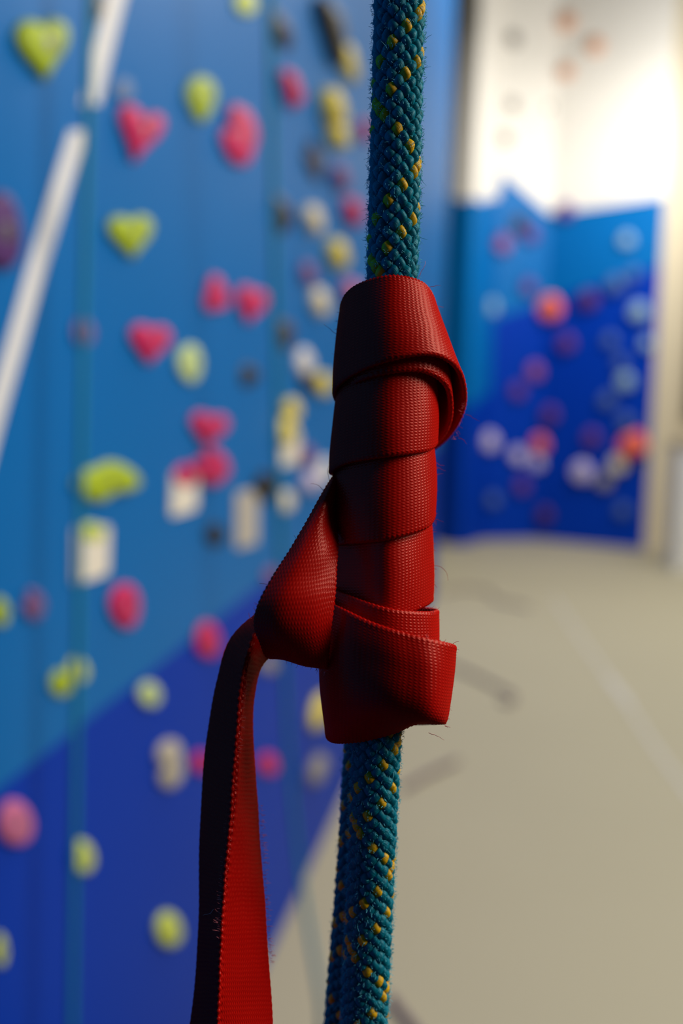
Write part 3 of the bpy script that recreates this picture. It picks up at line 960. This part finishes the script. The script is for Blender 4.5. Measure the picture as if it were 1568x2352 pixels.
def ribbon(name, grid, thick=13.0, step=3.6, nv=25, edge=0.27, pitch=10.5, label=None, sides=(1, 1)):
    """grid: (stations, points across, 3) as x, y, depth in photograph pixels"""
    G = np.array(grid, float)
    n, k, _ = G.shape
    mid = G.mean(1)
    key = np.concatenate([[0], np.cumsum(np.linalg.norm(np.diff(mid, axis=0), axis=1))])
    nu = max(12, int(key[-1] / step))
    t = np.linspace(0, key[-1], nu)
    A = np.stack([ev(key, G[:, j], t) for j in range(k)], 1)               # nu,k,3
    # samples across, denser at the edges
    s = np.linspace(-1, 1, nv); v = np.sign(s) * (1 - (1 - np.abs(s))**1.6)
    vk = np.linspace(-1, 1, k)
    P = np.empty((nu, nv, 3))
    flat = ev(vk, A.transpose(1, 0, 2).reshape(k, -1), v).reshape(nv, nu, 3)
    P = flat.transpose(1, 0, 2)
    du = np.gradient(P, axis=0); dv = np.gradient(P, axis=1)
    Nn = np.cross(du, dv); Nn /= (np.linalg.norm(Nn, axis=2)[..., None] + 1e-9)
    Wd = np.linalg.norm(np.diff(P, axis=1), axis=2)
    vl = np.concatenate([np.zeros((nu, 1)), np.cumsum(Wd, 1)], 1)
    ul = np.concatenate([[0], np.cumsum(np.linalg.norm(np.diff(P.mean(1), axis=0), axis=1))])
    hgt = thick / 2 * np.sqrt(np.clip(1 - np.abs(v)**14, 0, 1))[None] * np.ones((nu, 1))
    sel = np.clip((np.abs(v) - 0.86) / 0.10, 0, 1)[None]                      # woven selvage, a row of beads
    bead = np.sin(2*np.pi * ul / pitch)[:, None] * np.sign(v)[None] * np.where(v < 0, sides[0], sides[1])[None]
    hgt = hgt * (1 + sel * (0.26 + edge * bead))
    dvn = dv / (np.linalg.norm(dv, axis=2)[..., None] + 1e-9)
    P = P + dvn * (np.sign(v)[None] * sel * edge * 4.0 * bead)[..., None]
    # slow unevenness of the cloth
    wob = 0.8 * np.sin(ul / 37.0)[:, None] * np.cos(vl / 31.0) + 0.5 * np.sin(ul / 17.0 + 1)[:, None] * np.sin(vl / 53.0)
    P = P + Nn * wob[..., None]
    T = P + Nn * hgt[..., None]; Bt = P - Nn * hgt[..., None]
    V = np.concatenate([T.reshape(-1, 3), Bt.reshape(-1, 3)], 0)
    i = np.arange(nu - 1)[:, None] * nv; j = np.arange(nv - 1)[None]
    q1 = np.stack([i + j, i + j + 1, i + nv + j + 1, i + nv + j], -1).reshape(-1, 4)
    o_ = nu * nv
    q2 = np.stack([i + j, i + nv + j, i + nv + j + 1, i + j + 1], -1).reshape(-1, 4) + o_
    # bottom sheet shares the edge vertices of the top sheet
    mp = np.arange(2 * o_)
    r = np.arange(nu) * nv
    mp[o_ + r] = r; mp[o_ + r + nv - 1] = r + nv - 1
    q2 = mp[q2]
    jj = np.arange(nv - 1)
    cap = []
    for e in (0, (nu - 1) * nv):
        c_ = np.stack([e + jj, o_ + e + jj, o_ + e + jj + 1, e + jj + 1], -1)
        cap.append(mp[c_])
    Fc = np.concatenate([q1, q2], 0)
    uv = np.stack([np.repeat(ul, nv), vl.reshape(-1)], -1)
    uv = np.concatenate([uv, uv + 0.0], 0)
    base = np.array(CAM) + np.array(fw) * SDIST
    Wv = base + ((V[:, :1] - W/2) * np.array(rt)[None] - (V[:, 1:2] - H/2) * np.array(up)[None] - V[:, 2:3] * np.array(fw)[None]) * MPP
    o = mesh_obj(name, Wv, Fc, RED, sling, uvs=uv)
    bm = bmesh.new(); bm.from_mesh(o.data); bmesh.ops.recalc_face_normals(bm, faces=bm.faces); bm.to_mesh(o.data); bm.free()
    if label: o['label'] = label
    return o, P


def cxy(y): return 891 - 0.012 * (y - 700)


KD, DC = 1.22, -58.0


def ring(phi, R, y, kd=KD):
    a = math.radians(phi)
    return (cxy(y) + R * math.sin(a), y, DC + kd * R * math.cos(a))


def band(rows, bulge=4.0):
    g = []
    for r in rows:
        phi, ru, yu, rl, yl = r[:5]
        b = r[5] if len(r) > 5 else bulge
        g.append([ring(phi, ru, yu), ring(phi, ru*.67 + rl*.33 + b*.9, yu*.67 + yl*.33),
                  ring(phi, ru*.33 + rl*.67 + b, yu*.33 + yl*.67), ring(phi, rl, yl)])
    return g


wrap_rows = [
 (-200, 103, 765, 116, 965), (-135, 103, 722, 117, 935), (-90, 104, 692, 120, 905), (-45, 105, 664, 127, 878),
 (0, 104, 651, 139, 850), (40, 105, 657, 156, 835, 2), (70, 107, 676, 176, 860, -3), (95, 112, 712, 191, 926, -4),
 (120, 114, 748, 190, 992, 4), (150, 113, 790, 172, 1044, 6), (180, 110, 830, 150, 1066), (225, 108, 862, 131, 1082),
 (270, 108, 880, 126, 1087), (315, 108, 868, 124, 1068), (360, 108, 855, 122, 1056), (405, 108, 842, 120, 1042),
 (450, 107, 826, 118, 1018), (500, 106, 866, 116, 1066), (540, 106, 950, 116, 1150), (590, 106, 1030, 117, 1228),
 (630, 107, 1055, 119, 1252), (675, 107, 1052, 119, 1248), (720, 107, 1038, 119, 1238), (765, 107, 1018, 118, 1216),
 (810, 106, 990, 115, 1187), (855, 105, 1040, 113, 1240), (900, 105, 1130, 113, 1330), (950, 105, 1200, 113, 1400),
 (990, 106, 1225, 115, 1427), (1080, 106, 1215, 115, 1417), (1170, 105, 1190, 112, 1388), (1215, 104, 1200, 111, 1400)]
ribbon('wrapped_turns', band(wrap_rows), nv=27)
inner_rows = [
 (-70, 92, 700, 108, 900), (-30, 92, 690, 116, 886), (0, 92, 684, 122, 874), (35, 93, 686, 131, 868, 5), (65, 95, 700, 146, 892, 8),
 (92, 98, 730, 155, 955, 10), (118, 99, 765, 156, 1004, 10), (150, 98, 810, 148, 1036, 6), (185, 96, 850, 132, 1058)]
ribbon('inner_layer', band(inner_rows), nv=23, label='inner layer of the loose top turn')
a_rows = [
 (-125, 112, 1342, 112, 1540), (-100, 118, 1345, 119, 1542), (-75, 124, 1351, 126, 1545), (-40, 127, 1361, 130, 1552), (0, 127, 1384, 130, 1572),
 (45, 126, 1398, 130, 1584), (80, 124, 1404, 127, 1590), (110, 123, 1408, 124, 1596), (150, 122, 1412, 122, 1602), (210, 120, 1420, 120, 1610)]
ribbon('lower_turn', band(a_rows, 2.0), nv=25, label='inner turn at the lower knot')
def near(g):
    G = np.array(g, float); k = 1 - G[..., 2] / F
    G[..., 0] = W/2 + (G[..., 0] - W/2) * k
    G[..., 1] = H/2 + (G[..., 1] - H/2) * k
    return G


B = [
 [(800, 1360, -110), (795, 1440, -120), (795, 1560, -120), (800, 1680, -110)],
 [(752, 1372, -20), (745, 1450, -40), (741, 1560, -50), (755, 1694, -45)],
 [(764, 1386, 62), (752, 1470, 50), (752, 1585, 40), (764, 1706, -10)],
 [(798, 1402, 108), (790, 1485, 110), (790, 1597, 92), (790, 1708, 15)],
 [(855, 1428, 130), (856, 1508, 138), (850, 1612, 126), (838, 1702, 25)],
 [(925, 1451, 138), (930, 1532, 148), (924, 1632, 140), (900, 1684, 42)],
 [(985, 1466, 128), (990, 1545, 138), (982, 1640, 134), (950, 1660, 62)],
 [(1024, 1475, 96), (1022, 1555, 100), (1010, 1642, 98), (992, 1659, 78)],
 [(1041, 1481, 45), (1036, 1560, 40), (1024, 1638, 38), (1016, 1661, 34)],
 [(1032, 1484, -30), (1026, 1562, -35), (1014, 1640, -32), (1006, 1663, -30)],
 [(985, 1480, -120), (980, 1560, -130), (970, 1640, -125), (962, 1665, -120)],
 [(880, 1465, -175), (878, 1550, -190), (872, 1630, -180), (868, 1670, -175)]]
ribbon('outer_turn', near(B), nv=29, label='folded outer turn at the lower knot')
C = [
 [(775, 1080, -80), (780, 1082, -75), (785, 1085, -70), (790, 1090, -65)],
 [(752, 1118, -10), (758, 1120, 5), (764, 1122, 0), (772, 1126, -35)],
 [(702, 1208, 60), (719, 1204, 70), (741, 1196, 58), (770, 1190, -10)],
 [(660, 1274, 100), (698, 1262, 110), (742, 1254, 92), (775, 1246, 38)],
 [(622, 1330, 130), (672, 1322, 138), (724, 1318, 118), (773, 1306, 80)],
 [(590, 1392, 142), (648, 1384, 156), (712, 1380, 138), (769, 1368, 98)],
 [(583, 1430, 128), (640, 1436, 150), (706, 1436, 138), (762, 1424, 106)],
 [(596, 1472, 90), (646, 1484, 112), (706, 1490, 112), (757, 1484, 96)],
 [(612, 1506, 40), (652, 1510, 62), (702, 1524, 74), (754, 1530, 70)],
 [(640, 1502, -20), (670, 1500, 5), (712, 1508, 20), (760, 1518, 30)],
 [(690, 1470, -70), (710, 1465, -50), (735, 1470, -40), (775, 1480, -30)]]
ribbon('side_flap', near(C), nv=29, label='twisted flap standing off to the left of the knot')
Dl = [
 [(640, 1420, -50), (644, 1440, 10)], [(606, 1404, -30), (612, 1428, 30)], [(576, 1422, -45), (590, 1454, 52)], [(536, 1462, -62), (570, 1504, 78)],
 [(502, 1560, -78), (553, 1590, 92)], [(477, 1700, -88), (541, 1740, 98)], [(464, 1850, -92), (530, 1880, 102)],
 [(459, 2100, -92), (511, 2110, 104)], [(452, 2250, -88), (505, 2250, 102)], [(437, 2360, -80), (501, 2360, 98)],
 [(405, 2600, -80), (494, 2600, 90)], [(395, 3100, -80), (490, 3100, 90)], [(430, 4000, -80), (500, 4000, 90)], [(500, 5200, -80), (520, 5200, 90)]]
Dr = [
 [(639, 1440, 4), (660, 1490, -50)], [(609, 1432, 22), (634, 1500, -40)], [(588, 1458, 44), (613, 1512, -55)], [(569, 1506, 69), (598, 1530, -70)],
 [(554, 1592, 82), (580, 1600, -80)], [(542, 1742, 88), (581, 1742, -90)], [(531, 1882, 92), (591, 1882, -90)],
 [(507, 2112, 94), (609, 2112, -62)], [(501, 2252, 92), (619, 2252, -42)], [(497, 2362, 88), (626, 2362, -25)],
 [(491, 2600, 80), (640, 2600, -10)], [(487, 3100, 80), (645, 3100, -20)], [(497, 4000, 80), (610, 4000, -70)], [(524, 5200, 86), (506, 5200, -78)]]


def tail(rows, sgn):
    g = []
    for a, b in rows:
        a, b = np.array(a, float), np.array(b, float)
        dx = 6 * sgn
        g.append([tuple(a), tuple(a*.67 + b*.33 + (dx, 0, 0)), tuple(a*.33 + b*.67 + (dx, 0, 0)), tuple(b)])
    return g


ribbon('tail_strap', near(tail(Dl, -1)), nv=23, thick=11, edge=0.42, pitch=17, sides=(.2, 1), label='dark left strap of the hanging tail')
ribbon('tail_strap', near(tail(Dr, 1)), nv=23, thick=11, edge=0.42, pitch=17, sides=(1, .2), label='lit right strap of the hanging tail')

# stray fibres of the sling


def fibres(name, starts, m):
    Vs, Fs = [], []
    for (x, y, d, dx, dy, L, curl, wd_) in starts:
        n = 7
        ang = math.atan2(dy, dx)
        p = np.array([x, y, d], float)
        b = len(Vs)
        for i in range(n):
            ww = wd_ * (1 - 0.6 * i / (n - 1))
            nx, ny = -math.sin(ang), math.cos(ang)
            Vs += [hero(p[0] + nx*ww, p[1] + ny*ww, p[2]), hero(p[0] - nx*ww*.5, p[1] - ny*ww*.5, p[2] + ww*.87), hero(p[0] - nx*ww*.5, p[1] - ny*ww*.5, p[2] - ww*.87)]
            p = p + np.array([math.cos(ang), math.sin(ang), random.uniform(-.3, .3)]) * (L / (n - 1))
            ang += curl * random.uniform(.2, 1.0) * random.choice((1, 1, -1))
        for i in range(n - 1):
            for j in range(3):
                Fs.append((b + i*3 + j, b + i*3 + (j+1) % 3, b + i*3 + 3 + (j+1) % 3, b + i*3 + 3 + j))
    o = mesh_obj(name, [tuple(v) for v in Vs], Fs, m, sling, smooth=False)
    o['kind'] = 'stuff'
    return o


st = []
for x, y, d, dx, dy, L in ((775, 757, -55, -1, -.5, 42), (960, 640, 10, .6, -1, 40), (985, 660, 0, 1, -.3, 28), (1003, 690, -50, 1, -.1, 22), (1078, 945, -60, 1, .2, 38),
                           (1062, 1000, -70, 1, .1, 26), (1004, 1058, -60, 1, .15, 26), (1003, 1068, -60, 1, .4, 30), (1003, 1088, -60, 1, .1, 22),
                           (1000, 1180, -50, .7, 1, 30), (1000, 1302, -50, 1, .05, 58), (1000, 1345, -50, 1, .4, 14), (1000, 1195, -50, .9, -.4, 26),
                           (742, 1130, -40, -.4, -1, 40), (755, 1100, -50, -.3, -1, 34), (748, 1600, -50, -1, -.8, 28), (760, 1650, -45, -1, .3, 18), (976, 1662, 80, 1, .6, 40),
                           (620, 1900, -80, -.8, 1, 0.1), (545, 1860, 90, -1, .6, 22), (500, 2060, 60, -1, 1, 30), (620, 1340, 30, -1, -.2, 22),
                           (690, 1240, 20, -1, -.1, 20), (582, 1416, 40, -1, -.5, 16), (1030, 1472, 60, .8, -1, 18), (1018, 1660, 30, .9, .5, 14)):
    st.append((x, y, d, dx, dy, L, 0.45, 0.85))
# short fuzz along the silhouettes
edge_lines = [[(780, 700, -55), (766, 900, -55)], [(1003, 700, -55), (1076, 900, -60)], [(1077, 905, -60), (1058, 1005, -90)], [(1003, 1060, -55), (998, 1380, -55)],
              [(1009, 1402, -50), (1009, 1468, -50)], [(1038, 1478, 50), (1018, 1660, 36)], [(770, 1355, 0), (1000, 1398, 40)], [(766, 1388, 70), (1035, 1476, 70)],
              [(790, 684, -20), (900, 652, 66)], [(900, 652, 66), (1000, 690, -30)], [(745, 1150, 0), (584, 1405, 30)], [(742, 1545, -50), (756, 1690, -45)],
              [(615, 1507, -30), (752, 1530, 80)], [(575, 1520, 78), (512, 2100, 104)], [(457, 1900, -92), (452, 2250, -88)], [(590, 1880, -90), (620, 2260, -78)]]
for a, b in edge_lines:
    a, b = np.array(a, float), np.array(b, float)
    m_ = int(np.linalg.norm((b - a)[:2]) / 3.2)
    nx, ny = (b - a)[1], -(b - a)[0]
    for _ in range(m_):
        t = random.random(); p = a + (b - a) * t
        s = random.choice((1, -1))
        st.append((p[0], p[1], p[2], s * nx + random.gauss(0, 60), s * ny + random.gauss(0, 60), random.uniform(4, 12), 0.3, 0.6))
fibres('fuzz', st, FUZZ_R)
